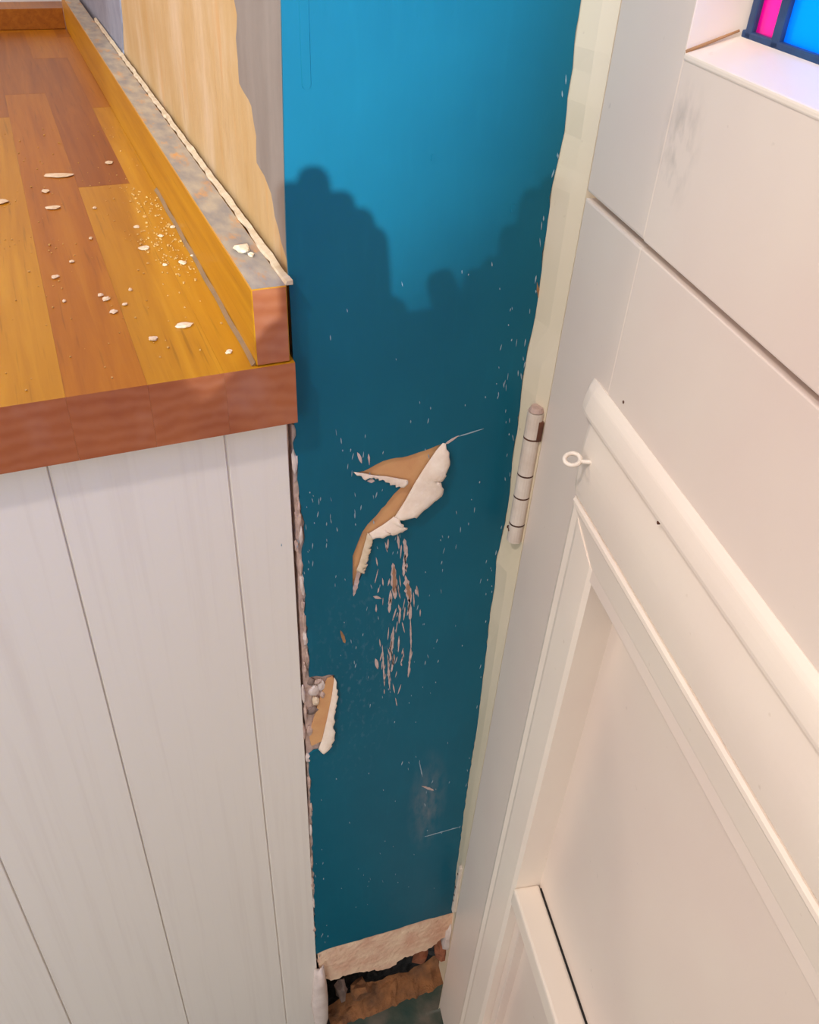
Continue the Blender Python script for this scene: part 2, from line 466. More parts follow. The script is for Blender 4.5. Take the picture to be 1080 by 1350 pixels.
# curled white paper flaps: grid between the fold line and the torn edge, rising off the wall
def flap(name, fold, edge, lift, mat=M_TORN, n=9, seed=1):
    rnd = random.Random(seed)
    def lerp_poly(poly, t):
        L = [0]
        for p, q in zip(poly, poly[1:]):
            L.append(L[-1] + math.dist(p, q))
        s_ = t * L[-1]
        for i in range(len(poly) - 1):
            if s_ <= L[i + 1] or i == len(poly) - 2:
                k = (s_ - L[i]) / max(1e-9, L[i + 1] - L[i])
                return (poly[i][0] + (poly[i + 1][0] - poly[i][0]) * k, poly[i][1] + (poly[i + 1][1] - poly[i][1]) * k)
    N = 26
    top, bot = [], []
    for i in range(N + 1):
        a = lerp_poly(fold, i / N)
        b = lerp_poly(edge, i / N)
        jx = rnd.uniform(-.0012, .0010) if 0 < i < N else 0
        for k in range(n + 1):
            s_ = k / n
            x = a[0] + (b[0] + jx - a[0]) * s_
            z = a[1] + (b[1] + jx - a[1]) * s_
            w = math.dist(a, b)
            y = -0.0003 - min(lift, w * 0.45) * (math.sin(s_ * math.pi * 0.62) ** 1.2)
            top.append((x, y, z))
            bot.append((x, y + 0.0007, z))
    q = n + 1
    fs = []
    for i in range(N):
        for k in range(n):
            fs.append((i * q + k, i * q + k + 1, (i + 1) * q + k + 1, (i + 1) * q + k))
    B = len(top)
    fs += [tuple(B + j for j in reversed(f)) for f in list(fs)]
    for i in range(N):
        for k in (0, n):
            fs.append((i * q + k, (i + 1) * q + k, B + (i + 1) * q + k, B + i * q + k))
    for i in (0, N):
        for k in range(n):
            fs.append((i * q + k, i * q + k + 1, B + i * q + k + 1, B + i * q + k))
    m = MB()
    m.add(top + bot, fs)
    o = adopt(m.build(name, mat, smooth=True), wall)
    return o

f1 = flap('paper_flap', [(0.1080,0.8165),(0.1038,0.8118),(0.0960,0.7999),(0.0881,0.7865),(0.0818,0.7737),(0.0747,0.7622)],
          [(0.1098,0.8161),(0.1119,0.8095),(0.1121,0.7982),(0.1086,0.7888),(0.1041,0.7873),(0.1078,0.7832),(0.1089,0.7757),(0.1027,0.7719),(0.0982,0.7677),(0.0931,0.7650),(0.0909,0.7615),(0.0829,0.7602),(0.0777,0.7595)], 0.005, seed=3)
f1['label'] = 'white torn paper flap curling off the wall'
f2 = flap('paper_flap', [(0.0742,0.7624),(0.0674,0.7581),(0.0612,0.7550),(0.0555,0.7524)],
          [(0.0777,0.7601),(0.0807,0.7560),(0.0826,0.7507),(0.0757,0.7498),(0.0699,0.7493),(0.0630,0.7484),(0.0573,0.7478)], 0.004, seed=4)
f3 = flap('paper_flap', [(0.0544,0.7534),(0.0516,0.7418),(0.0483,0.7273),(0.0459,0.7208)],
          [(0.0573,0.7492),(0.0557,0.7393),(0.0540,0.7285),(0.0512,0.7178)], 0.002, seed=5, mat=M_FLAKE)
f4 = flap('paper_flap', [(0.0439,0.8073),(0.0513,0.8044),(0.0594,0.8007),(0.0677,0.7982),(0.0761,0.7944),(0.0834,0.7914)],
          [(0.0460,0.8044),(0.0513,0.8007),(0.0578,0.7998),(0.0667,0.7947),(0.0757,0.7881),(0.0791,0.7861),(0.0830,0.7890)], 0.001, seed=6)
f5 = flap('paper_flap', [(0.0276,0.6155),(0.0254,0.5970),(0.0211,0.5713),(0.0159,0.5449),(0.0123,0.5337)],
          [(0.0288,0.6116),(0.0298,0.5953),(0.0270,0.5754),(0.0254,0.5601),(0.0258,0.5454),(0.0223,0.5342),(0.0162,0.5289)], 0.003, seed=7)
f5['label'] = 'cream torn edge of the lower hole'
# lower hole: brown paper strip, loose grey plaster and two filler lumps
sheet('paper_strip', [(0.0264,0.6160),(0.0282,0.6092),(0.0211,0.5713),(0.0152,0.5423),(0.0066,0.5402),(0.0051,0.5545),(0.0095,0.5715),(0.0146,0.5924),(0.0220,0.6151)], 0.0004, 0.0018, M_KRAFT)
pxh = [(0.0106,0.6055),(0.0121,0.5934),(0.0169,0.6092),(0.0092,0.5827),(0.0145,0.6145),(0.0059,0.5589),(0.0091,0.6166),(0.0179,0.5982)]
for i, (x, z) in enumerate(pxh):
    lump('plaster_crumb', (x, 0.0014, z), ((.0042, .0028, .006), (.0035, .003, .005), (.003, .002, .006), (.0045, .002, .005), (.004, .002, .003), (.003, .002, .006), (.003, .002, .004), (.0025, .002, .004))[i], 20 + i,
         (M_FILLER, M_FLAKE, M_FILLER, M_RUBBLE, M_PLASTER, M_PLASTER, M_RUBBLE, M_PLASTER)[i])
    adopt(C.objects[-1], wall)

# small flakes left standing by the tear and along the left edge of the wall
edge_px = [(0.0061,0.8229),(0.0067,0.7866),(0.0067,0.7739),(0.0074,0.7640),(0.0043,0.7549),(0.0063,0.7373),(0.0068,0.7196),(0.0065,0.6978),(0.0071,0.6824),(0.0071,0.6653),(0.0076,0.6458),(0.0053,0.6317),(0.0032,0.6058),(0.0042,0.5830),(0.0021,0.5606),(0.0042,0.5254),(0.0045,0.4943),(0.0046,0.4561),(0.0036,0.4221),(0.0028,0.3735),(0.0023,0.3346),(0.0021,0.3004),(0.0014,0.2499)]
for i, (x, z) in enumerate(edge_px):
    r = random.Random(i)
    adopt(lump('plaster_crumb', (x - .0012, 0.0012, z), (r.uniform(.0012, .0022), .002, r.uniform(.005, .012)), 60 + i, M_PLASTER if i % 3 else M_FILLER, rough=.6), wall)

# ragged plaster strip beside the panel gap (unpainted edge)
strip_l = [(0.0044,0.8503),(0.0034,0.8058),(0.0033,0.7683),(0.0027,0.7137),(0.0031,0.6523),(0.0027,0.5927),(0.0022,0.5263),(0.0013,0.4174),(-0.0007,0.2880),(-0.0014,0.1842)]
strip_r = [(0.0027,0.1812),(0.0032,0.2854),(0.0048,0.4154),(0.0068,0.5242),(0.0088,0.5902),(0.0095,0.6500),(0.0093,0.7116),(0.0096,0.7666),(0.0074,0.8048),(0.0068,0.8498)]
sheet('plaster_edge', rough_line(strip_l, .006, .0004, 11)[:-1] + rough_line(strip_r, .006, .0005, 12), 0.0017, 0.012, M_PLASTER)

# bare plaster band under the paint, broken away at the bottom
band_b = [(0.1663,0.1367),(0.1591,0.1279),(0.1454,0.1149),(0.1332,0.1077),(0.1215,0.1108),(0.1120,0.1107),(0.1025,0.1105),(0.0914,0.1027),(0.0820,0.1026),(0.0651,0.1117),(0.0468,0.1203),(0.0332,0.1235),(0.0199,0.1250),(0.0112,0.1334),(0.0033,0.1684),(0.0005,0.1870)]
band_t = [(0.0018,0.2054),(0.0382,0.2020),(0.0908,0.1946),(0.1272,0.1895),(0.1650,0.1808)]
pb = sheet('plaster_band', band_t + rough_line(band_b, .003, .0026, 13), 0.0017, 0.016, M_PINKPLASTER)
pb['label'] = 'bare pink plaster band with broken lower edge'

# gouges and scratches
def sliver_pts(a, b, w, seed):
    r = random.Random(seed)
    L = math.dist(a, b)
    n = max(3, int(L / 0.0025))
    dx, dz = (b[0] - a[0]) / L, (b[1] - a[1]) / L
    A, B = [], []
    for i in range(1, n):
        t_ = i / n
        hw = w * 0.5 * (math.sin(t_ * math.pi) ** 0.5) * r.uniform(0.55, 1.15)
        cx, cz = a[0] + (b[0] - a[0]) * t_, a[1] + (b[1] - a[1]) * t_
        A.append((cx - dz * hw, cz + dx * hw))
        B.append((cx + dz * hw * r.uniform(.6, 1.1), cz - dx * hw * r.uniform(.6, 1.1)))
    return [a] + A + [b] + B[::-1]
gouges = [
 ([(0.0741,0.7199),(0.0769,0.6830)], .0052, M_CHIP), ([(0.0748,0.7175),(0.0761,0.6894)], .0034, M_GOUGE),
 ([(0.0824,0.7404),(0.0849,0.7211)], .0036, M_CHIP), ([(0.0835,0.7259),(0.0830,0.7040)], .0036, M_CHIP),
 ([(0.0842,0.7051),(0.0897,0.6742)], .0052, M_CHIP), ([(0.0863,0.6969),(0.0889,0.6792)], .0036, M_GOUGE),
 ([(0.0882,0.6810),(0.0904,0.6563)], .0034, M_CHIP), ([(0.0903,0.6588),(0.0923,0.6237)], .0018, M_CHIP),
 ([(0.0922,0.6272),(0.0909,0.5914)], .0022, M_CHIP), ([(0.0730,0.6934),(0.0723,0.6703)], .0034, M_CHIP),
 ([(0.0765,0.6544),(0.0742,0.6164)], .0030, M_CHIP), ([(0.0779,0.6237),(0.0758,0.6034)], .0026, M_CHIP),
 ([(0.0673,0.6377),(0.0702,0.5884)], .0016, M_CHIP), ([(0.0721,0.6258),(0.0750,0.5820)], .0018, M_CHIP),
 ([(0.0813,0.6429),(0.0812,0.6243)], .0014, M_CHIP), ([(0.0816,0.6736),(0.0808,0.6562)], .0018, M_CHIP),
 ([(0.0618,0.6244),(0.0639,0.6114)], .0040, M_CHIP), ([(0.0591,0.6916),(0.0658,0.6872)], .0030, M_CHIP),
 ([(0.0332,0.6651),(0.0367,0.6501)], .0034, M_BROWNSTAIN), ([(0.0488,0.7257),(0.0436,0.6965)], .0046, M_CHIP),
 ([(0.0700,0.7437),(0.0691,0.7328)], .0016, M_CHIP), ([(0.0769,0.7467),(0.0785,0.7315)], .0022, M_CHIP),
 ([(0.0465,0.8223),(0.0497,0.8127)], .0022, M_CHIP), ([(0.0544,0.8194),(0.0550,0.8103)], .0014, M_CHIP),
 ([(0.0535,0.7977),(0.0590,0.7965)], .0030, M_CHIP), ([(0.1093,0.8150),(0.1197,0.8201)], .0028, M_CHIP),
 ([(0.1180,0.8192),(0.1384,0.8218)], .0008, M_SPECK), ([(0.1180,0.3493),(0.1567,0.3452)], .0016, M_SPECK),
 ([(0.0917,0.6861),(0.0930,0.6700)], .0014, M_CHIP), ([(0.0854,0.6724),(0.0846,0.6582)], .0014, M_CHIP),
 ([(0.1065,0.4727),(0.1107,0.4495)], .0012, M_SPECK), ([(0.1105,0.4358),(0.1237,0.4222)], .0030, M_CHIP),
 ([(0.1657,0.9236),(0.1691,0.9110)], .0020, M_BROWNSTAIN)]
for i, (ab, w, mt) in enumerate(gouges):
    sheet('gouge', sliver_pts(ab[0], ab[1], w, i), -0.0003 if mt is not M_GOUGE else -0.0005, 0.0008, mt)

m = MB()
r = random.Random(3)
def speck(cx, cz, l, w):
    a = r.uniform(-.25, .25)
    p = sliver_pts((cx + a * l, cz + l), (cx - a * l, cz - l), w, r.random())
    m.prism(p, lambda a, b: (a, -0.0003, b), lambda a, b: (a, 0.0006, b))
clusters = [(0.0513,0.8159),(0.0623,0.7919),(0.0460,0.7832),(0.0190,0.7771),(0.0294,0.7614),(0.0749,0.7354),(0.0639,0.6947),(0.0901,0.6465),(0.0750,0.6091),(0.0655,0.5948),(0.1051,0.6068),(0.1177,0.7236),(0.1617,0.6962),(0.1603,0.6769),(0.1538,0.8656),(0.1542,0.8571),(0.1532,0.8458),(0.1577,0.9105),(0.0080,0.7671),(0.0100,0.7466),(0.0193,0.7897),(0.0356,0.8223),(0.0459,0.6452),(0.0950,0.8094),(0.1326,0.7687),(0.0964,0.4828),(0.1146,0.4173),(0.0620,0.2978),(0.0114,0.3620),(0.0121,0.2194),(0.0401,0.7021),(0.1101,0.6959)]
for (cx, cz) in clusters:
    for _ in range(5):
        speck(cx + r.gauss(0, .007), cz + r.gauss(0, .014), r.uniform(.0006, .0028), r.uniform(.0004, .0009))
for _ in range(60):
    z = r.uniform(.2, .95)
    speck(r.uniform(.012, xr(z) - .006), z, r.uniform(.0005, .0018), r.uniform(.0004, .0009))
for (x, z) in right[3:-2]:
    for _ in range(1):
        speck(x - r.uniform(.0015, .004), z + r.uniform(-.02, .02), r.uniform(.001, .003), r.uniform(.0005, .001))
o = adopt(m.build('paint_specks', M_SPECK), wall)
o['kind'] = 'stuff'
m = MB()
for (cx, cz) in [(0.0663,0.7235),(0.0814,0.7156),(0.0727,0.7071),(0.0811,0.6894),(0.0703,0.6773),(0.0860,0.6722),(0.0772,0.6509),(0.0699,0.6368),(0.0790,0.6336),(0.0911,0.6207),(0.0685,0.6115),(0.0773,0.5993),(0.0851,0.6053),(0.0735,0.5917),(0.0924,0.6702)]:
    for _ in range(4):
        speck(cx + r.gauss(0, .005), cz + r.gauss(0, .010), r.uniform(.002, .007), r.uniform(.0006, .0015))
o = adopt(m.build('fine_scratches', M_CHIP), wall)
o['kind'] = 'stuff'
# drips in the gloss
def drip(cx, z0, z1, w):
    pts = [(cx - w / 2, z1), (cx - w / 2, z0)] + [(cx - w / 2 * math.cos(a * math.pi / 8), z0 - w / 2 * math.sin(a * math.pi / 8)) for a in range(1, 8)] + [(cx + w / 2, z0), (cx + w / 2, z1)]
    m = MB()
    c_ = sum(p[0] for p in pts) / len(pts)
    m.prism(pts, lambda a, b: (a, -.00035, b), lambda a, b: (cx + (a - cx) * 1.25, .0003, b))
    adopt(m.build('paint_drip', M_BLUE), wall)
drip(.0200, 1.0435, 1.16, .0044)
drip(.0902, 1.003, 1.0055, .0022)
drip(.1432, .970, .974, .0026)

# --- wall above the worktop (same masonry, face turned to the worktop)
wl = empty('wall_left', (0.2, 0.7, 0.9))
props(wl, 'stripped side wall behind the upstand, bare yellow plaster with grey paint left', kind='structure')
def xw(z, off=0.0):
    return xl(z) + 0.0025 - off
m = MB()
m.hexa([(xw(.86), .003, .86), (xw(.86) + .03, .003, .86), (xw(.86) + .03, 1.40, .86), (xw(.86), 1.40, .86),
        (xw(2.4), .003, 2.4), (xw(2.4) + .03, .003, 2.4), (xw(2.4) + .03, 1.40, 2.4), (xw(2.4), 1.40, 2.4)])
adopt(m.build('bare_plaster', M_BARE), wl)
ge = [(0.0078,0.9521),(0.0189,0.9589),(0.0310,0.9699),(0.0366,0.9808),(0.0501,0.9865),(0.0666,0.9891),(0.0640,1.0043),(0.0719,1.0186),(0.0988,1.0251),(0.0983,1.0371),(0.0997,1.0485),(0.0933,1.0607),(0.0981,1.0675)]
ge = [(max(p[0], -.0005), p[1]) for p in ge]
gl_ = [(0.003, 0.90)] + [(0.003, 2.4), (ge[-1][0] + .02, 2.4)] + rough_line(ge[::-1], .006, .0012, 21)
m = MB()
m.prism(gl_, lambda a, b: (xw(b, .0016), a, b), lambda a, b: (xw(b, -.0005), a, b))
adopt(m.build('grey_paint_layer', M_GREYP), wl)['label'] = 'old grey paint with a ragged torn edge'
ge2 = [(0.6581,0.9483),(0.6487,0.9617),(0.6355,0.9780),(0.6296,0.9928),(0.6268,1.0001)]
m = MB()
m.prism(rough_line([(ge2[0][0], .90)] + ge2 + [(ge2[-1][0] + .03, 1.25), (.62, 2.4)], .02, .004, 22) + [(1.395, 2.4), (1.395, .90)],
        lambda a, b: (xw(b, .0016), a, b), lambda a, b: (xw(b, -.0005), a, b))
adopt(m.build('grey_paint_layer', M_GREYBLUE), wl)

m = MB(); m.box(-2.2, .35, 1.40, 1.50, 0, 2.4)
props(m.build('wall_back', M_WHITEWALL), 'pale grey back wall beyond the far end of the worktop', kind='structure')

# --- floor, and the cavity behind the missing skirting
m = MB(); m.box(-2.2, 1.2, -2.6, .0035, -.05, 0)
props(m.build('floor', M_FLOOR), 'dirty dark green floor at the foot of the wall', kind='structure')
cav = empty('trim_1', (.08, .03, 0))
props(cav, 'rough cavity where skirting is missing, brown mortar and broken brick', kind='structure')
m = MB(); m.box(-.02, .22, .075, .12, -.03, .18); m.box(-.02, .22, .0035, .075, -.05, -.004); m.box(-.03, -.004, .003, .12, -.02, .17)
adopt(m.build('cavity_back', M_SHADEDEARTH), cav)
# mortar ledge: a lumpy slope from the floor edge up towards the back
N, K = 44, 14
vs_, fs_ = [], []
for i in range(N + 1):
    x = -.01 + i / N * .19
    for k in range(K + 1):
        s_ = k / K
        y = .0005 + s_ * .055
        h = (.018 * min(1, s_ / .40) if s_ < .45 else .018 * max(0, 1 - (s_ - .55) / .25)) - .001
        q_ = min(1, max(0, (x - .012) / .030)); h *= .15 + .85 * q_ * q_
        h *= 1.0 + .5 * noise.noise(Vector((x * 45, y * 50, 1.3)))
        h += .004 * noise.noise(Vector((x * 150, y * 150, 4)))
        vs_.append((x, y + .004 * noise.noise(Vector((x * 60, s_, 7))), max(-.003, h)))
for i in range(N):
    for k in range(K):
        fs_.append((i * (K + 1) + k, (i + 1) * (K + 1) + k, (i + 1) * (K + 1) + k + 1, i * (K + 1) + k + 1))
b = len(vs_)
me = bpy.data.meshes.new('mortar_ledge'); me.from_pydata(vs_, [], fs_)
o = adopt(link('mortar_ledge', me, [M_EARTH, M_SHADEDEARTH]), cav)
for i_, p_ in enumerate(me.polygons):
    p_.material_index = 1 if (i_ % K) >= int(K * .52) or i_ // K < 6 else 0  # back and left-end faces coloured dark to stand for the cavity's shade
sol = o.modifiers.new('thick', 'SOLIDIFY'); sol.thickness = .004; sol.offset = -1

def rub(name, x, y, z, rr, seed, mat, label, cat='rubble', group='rubble in the cavity under the wall'):
    o = lump(name, (x, y, z), rr, seed, mat, None, 2, .3 if 'filler' in name else .55)
    props(o, label, cat, group)
    return o
rub('brick_fragment', .138, .024, .052, (.010, .009, .016), 31, M_BRICK, 'orange brick fragment hanging at the right of the cavity')
rub('brick_fragment', .160, .016, .072, (.009, .009, .030), 33, M_BRICK, 'tall reddish brick piece against the door frame in the cavity')
rub('mortar_lump', .058, .018, .040, (.014, .010, .014), 34, M_EARTH, 'brown mortar lump in the middle of the cavity')
rub('mortar_lump', .034, .022, .050, (.007, .008, .022), 35, M_RUBBLE, 'narrow grey mortar lump at the dark left end of the cavity')
rub('plaster_shard', .092, .014, .122, (.016, .006, .008), 36, M_RUBBLE, 'grey plaster shard under the broken plaster band')
f = rub('filler_lump', .0015, -.004, .098, (.0095, .0055, .082), 37, M_FILLER, 'long rounded white filler lump at the foot of the end panel', 'filler', None)
for p in f.data.polygons: p.use_smooth = True
rub('filler_lump', .160, .006, .120, (.006, .008, .040), 38, M_FILLER, 'whitish filler smeared at the foot of the door frame', 'filler', None)

# --- door frame post between the blue wall and the door
ANG, TILT = 0.188, 0.03
DU = Vector((-math.sin(ANG), -math.cos(ANG), 0))
N0 = Vector((-math.cos(ANG), math.sin(ANG), 0))
VV = Vector((0, 0, math.cos(TILT))) - N0 * math.sin(TILT)
NN = N0 * math.cos(TILT) + Vector((0, 0, math.sin(TILT)))
OO = Vector((.172, -.028, .95))
def dpt(u, w, v):
    return OO + DU * u + NN * w + VV * (v - .95)
fr = empty('trim_2', (.2, -.01, 0))
props(fr, 'cream painted door frame post with wavy paint edge against blue wall', kind='structure')
zs_ = [0.0] + [p[1] for p in right if p[1] > .05] + [1.25, 2.2]
m = MB()
ring = []
for z in zs_:
    if z < .17: xa = right[0][0]
    elif z > 1.08: xa = .172
    else:
        for (x0, z0), (x1, z1) in zip(right, right[1:]):
            if z0 <= z <= z1 + 1e-6:
                xa = x0 + (x1 - x0) * (z - z0) / max(1e-6, z1 - z0)
    A = Vector((xa + .0004, -.0006, z)); A2 = Vector((xa + .0004, .02, z))
    B = dpt(-.0012, -.0005, z)
    mid = (A * .45 + B * .55) + Vector((-.0005, -.0005, 0))
    ring += [A2, A, mid, B, B + Vector((.10, .012, 0)), Vector((.33, .02, z))]
n = 6
m.v = [tuple(p) for p in ring]
for k in range(len(zs_) - 1):
    for i in range(n):
        j = (i + 1) % n
        m.f.append((k * n + i, k * n + j, (k + 1) * n + j, (k + 1) * n + i)); m.mi.append(0)
m.f += [tuple(range(n)), tuple((len(zs_) - 1) * n + i for i in range(n))]; m.mi += [0, 0]
post = adopt(m.build('frame_post', M_FRAME), fr)

# --- stable door, two leaves
def leaf(name, label):
    e = empty(name)
    e.matrix_world = Matrix(((DU.x, -NN.x, VV.x, OO.x), (DU.y, -NN.y, VV.y, OO.y), (DU.z, -NN.z, VV.z, OO.z), (0, 0, 0, 1)))
    props(e, label, kind='structure')
    return e
Z0 = .95
def lb(m, u0, u1, w0, w1, v0, v1, mi=0):
    m.box(u0, u1, -w1, -w0, v0 - Z0, v1 - Z0, mi)
lo = leaf('door_2', 'lower leaf of cream painted stable door with recessed panels and hinge')
up = leaf('door_1', 'upper leaf of cream painted stable door with stained glass')
DW, TH = .76, .044

# lower leaf
def pc(parent, name, mat, bev, *boxes, label=None):
    m = MB()
    for b_ in boxes: lb(m, *b_)
    o = m.build(name, mat, parent, bevel=bev)
    if label: o['label'] = label
    return o
pc(lo, 'stile', M_DOOR, .0015, (0, .079, -TH, 0, .012, .9842))
pc(lo, 'stile', M_DOOR, .0015, (DW - .09, DW, -TH, 0, .012, .9842))
pc(lo, 'rail', M_DOOR, .0008, (.079, DW - .09, -TH, .0003, .79, .9842))
pc(lo, 'rail', M_DOOR, .0015, (.079, DW - .09, -TH, 0, .012, .20))
pc(lo, 'panel', M_DOOR, .0005, (.079, DW - .09, -.030, -.0215, .452, .80), label='flat recessed upper panel')
pc(lo, 'panel', M_DOOR, .0005, (.079, DW - .09, -.030, -.0165, .19, .452))
# raised cross rail board and its cove, swept along u
def swp(name, prof, u0, u1, mat, parent=lo, endround=0.0, smooth=True):
    m = MB()
    ts = [(u0, 0.0)] if not endround else [(u0, .25), (u0 + endround * .3, .75), (u0 + endround, 1)]
    ts = ([(u0 + endround * q, s_) for q, s_ in ((0, .15), (.12, .55), (.4, .86), (1, 1))] if endround else [(u0, 1)]) + [(u1, 1)]
    n = len(prof)
    cv = sum(p[1] for p in prof) / n
    bmax = min(p[0] for p in prof)
    for (u, s_) in ts:
        for w, v in prof:
            m.v.append((u, -(bmax + (w - bmax) * s_), cv + (v - cv) * (.8 + .2 * s_) - Z0))
    for k in range(len(ts) - 1):
        for i in range(n):
            j = (i + 1) % n
            m.f.append((k * n + i, k * n + j, (k + 1) * n + j, (k + 1) * n + i)); m.mi.append(0)
    m.f += [tuple(range(n)), tuple((len(ts) - 1) * n + i for i in range(n))]; m.mi += [0, 0]
    return m.build(name, mat, parent)
def arcw(w0, v0, w1, v1, bulge, n=6):
    return [(w0 + (w1 - w0) * i / n + bulge * math.sin(math.pi * i / n), v0 + (v1 - v0) * i / n) for i in range(n + 1)]
prof1 = [(-.001, .9015), (.0006, .9015), (.0030, .8985), (.0042, .8965)] + arcw(.0046, .8955, .0066, .8850, .0003, 4) + [(.0064, .8830), (.0048, .8815), (.0020, .8805), (-.001, .8805)]
swp('cross_moulding', prof1, .056, DW - .02, M_MOULD, endround=.012)['label'] = 'raised rounded board across the leaf'
prof2 = [(-.001, .8806), (.0022, .8806)] + arcw(.0026, .8790, .0040, .8350, .0016, 8) + [(.0034, .8300), (.0016, .8280), (-.001, .8280)]
swp('rail_band', prof2, .066, DW - .03, M_MOULD, endround=.006)
# panel moulding frame (mitred): top, left, right
def mould(name, a, b, ina, inb, prof):
    """prof: list of (t,w), t 0 at outer edge to 1 at the inner edge; a,b outer line ends; ina,inb inner ends"""
    m = MB()
    n = len(prof)
    for (o_, i_) in ((a, ina), (b, inb)):
        for t_, w in prof:
            m.v.append((o_[0] + (i_[0] - o_[0]) * t_, -w, o_[1] + (i_[1] - o_[1]) * t_ - Z0))
    for i in range(n):
        j = (i + 1) % n
        m.f.append((i, j, n + j, n + i)); m.mi.append(0)
    m.f += [tuple(range(n)), tuple(n + i for i in range(n))]; m.mi += [0, 0]
    return m.build(name, M_MOULD if name == 'panel_moulding' else M_DOOR, lo)
pf = [(0, -.001), (0, .0028), (.04, .0044), (.13, .0046), (.20, .0036), (.9, .0008), (1.0, -.0005), (1.0, -.0225), (.5, -.0225)]
IL, IT, IB = .1095, .798, .455
OLu, OTv = .071, .8275
mould('panel_moulding', (OLu, OTv), (DW - .055, OTv), (IL, IT), (DW - .125, IT), pf)
pfl = [(0, -.001), (0, .0030), (.12, .0045), (.24, .0032), (.34, .0040), (.9, .0015), (1.0, -.0005), (1.0, -.0225), (.5, -.0225)]
mould('panel_moulding', (OLu, OTv), (OLu - .004, .012), (IL, IT), (IL, .19), pfl)
mould('panel_moulding', (DW - .055, OTv), (DW - .055, .012), (DW - .125, IT), (DW - .125, .19), pfl)
# bar across the panel, and the panel bead under it
pc(lo, 'panel_bar', M_MOULD, .0022, (IL, DW - .125, -.0205, .0015, .437, .4575), label='rounded bar across the panel')
pc(lo, 'panel_bead', M_DOOR, .0012, (IL, IL + .010, -.0205, -.008, .19, .437))
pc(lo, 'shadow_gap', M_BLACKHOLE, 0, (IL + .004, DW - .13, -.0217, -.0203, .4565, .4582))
# screw eye
def torus(m, c, ax, R_, r_, n1=24, n2=10):
    ax = Vector(ax).normalized()
    e1 = ax.orthogonal().normalized(); e2 = ax.cross(e1)
    b = len(m.v)
    for i in range(n1):
        a_ = 2 * math.pi * i / n1
        d = e1 * math.cos(a_) + e2 * math.sin(a_)
        for k in range(n2):
            bb = 2 * math.pi * k / n2
            m.v.append(tuple(Vector(c) + d * (R_ + r_ * math.cos(bb)) + ax * r_ * math.sin(bb)))
    for i in range(n1):
        for k in range(n2):
            m.f.append((b + i * n2 + k, b + ((i + 1) % n1) * n2 + k, b + ((i + 1) % n1) * n2 + (k + 1) % n2, b + i * n2 + (k + 1) % n2)); m.mi.append(0)
def rod(m, a, b_, r0, r1=None, n=16, mi=0):
    a, b_ = Vector(a), Vector(b_)
    r1 = r0 if r1 is None else r1
    ax = (b_ - a).normalized(); e1 = ax.orthogonal().normalized(); e2 = ax.cross(e1)
    b = len(m.v)
    for (p, rr) in ((a, r0), (b_, r1)):
        for i in range(n):
            t_ = 2 * math.pi * i / n
            m.v.append(tuple(p + e1 * rr * math.cos(t_) + e2 * rr * math.sin(t_)))
    for i in range(n):
        m.f.append((b + i, b + (i + 1) % n, b + n + (i + 1) % n, b + n + i)); m.mi.append(mi)
    m.f += [tuple(b + i for i in range(n))[::-1], tuple(b + n + i for i in range(n))]; m.mi += [mi, mi]
m = MB()
EV = .8600
torus(m, (.0790, -.0135, EV - Z0), (.25, -.25, 1), .0045, .00135)
rod(m, (.0815, -.0098, EV - Z0), (.086, .0005, EV + .001 - Z0), .0014)
m.build('screw_eye', M_MOULD, lo, smooth=True)['label'] = 'small painted screw eye'
# nail heads / dents
nh = [(0.1687,0.8817),(0.1726,0.8731),(0.0976,0.9076)]
for (u, v), w in zip(nh, (.006, .0026, .0002)):
    m = MB(); rod(m, (u, -w + .0006, v - Z0), (u, -w - .0004, v - Z0), .0009, n=8); m.build('nail_hole', M_RUST, lo)
# butt hinge with five knuckles: axis just off the joint between frame and leaf
hg = empty('hinge', (-.0065, -.0045, 0), lo)
hg['label'] = 'paint clogged barrel hinge with rust rings'
kn = [(.842, .8215), (.8215, .7915), (.7915, .7725), (.7725, .7485), (.7485, .732)]
for i, (a, b_) in enumerate(kn):
    m = MB(); rod(m, (0, 0, a - .0006 - Z0), (0, 0, b_ + .0006 - Z0), .0058 if i != 4 else .0056, n=20)
    m.build('knuckle', M_HINGE, hg)
for z_ in (.8215, .7915, .7725, .7485):
    m = MB(); rod(m, (0, 0, z_ - .0007 - Z0), (0, 0, z_ + .0007 - Z0), .0058, n=20); m.build('rust_ring', M_RUST, hg)
m = MB(); rod(m, (0, 0, .842 - Z0), (0, 0, .8450 - Z0), .0054, .0040, 16); m.build('pin_cap', M_PLASTER, hg)
m = MB(); m.box(.003, .0062, .001, .0044, .821 - Z0, .836 - Z0); m.build('hinge_leaf', M_RUST, hg)
for (dx, dz) in ((-.0055, .7405), (.0, .742)):
    m = MB(); rod(m, (dx, -.0035 if dx else -.005, dz - Z0), (dx, -.0058 if not dx else -.0048, dz - Z0), .0012, n=8); m.build('rust_spot', M_RUST, hg)
# hinge leaf left in the frame lower down (second hinge, painted over)
m = MB()
m.box(-.0100, -.0050, -.0022, .004, .300 - Z0, .215 - Z0)
m.build('hinge_stub', M_HINGE, lo, bevel=.0012)['label'] = 'painted over lower hinge plate'
for dz in (.287, .262, .247, .236):
    m = MB(); rod(m, (-.0075, -.0018, dz - Z0), (-.0075, -.0026, dz - Z0), .0012, n=8); m.build('rust_spot', M_RUST, lo)

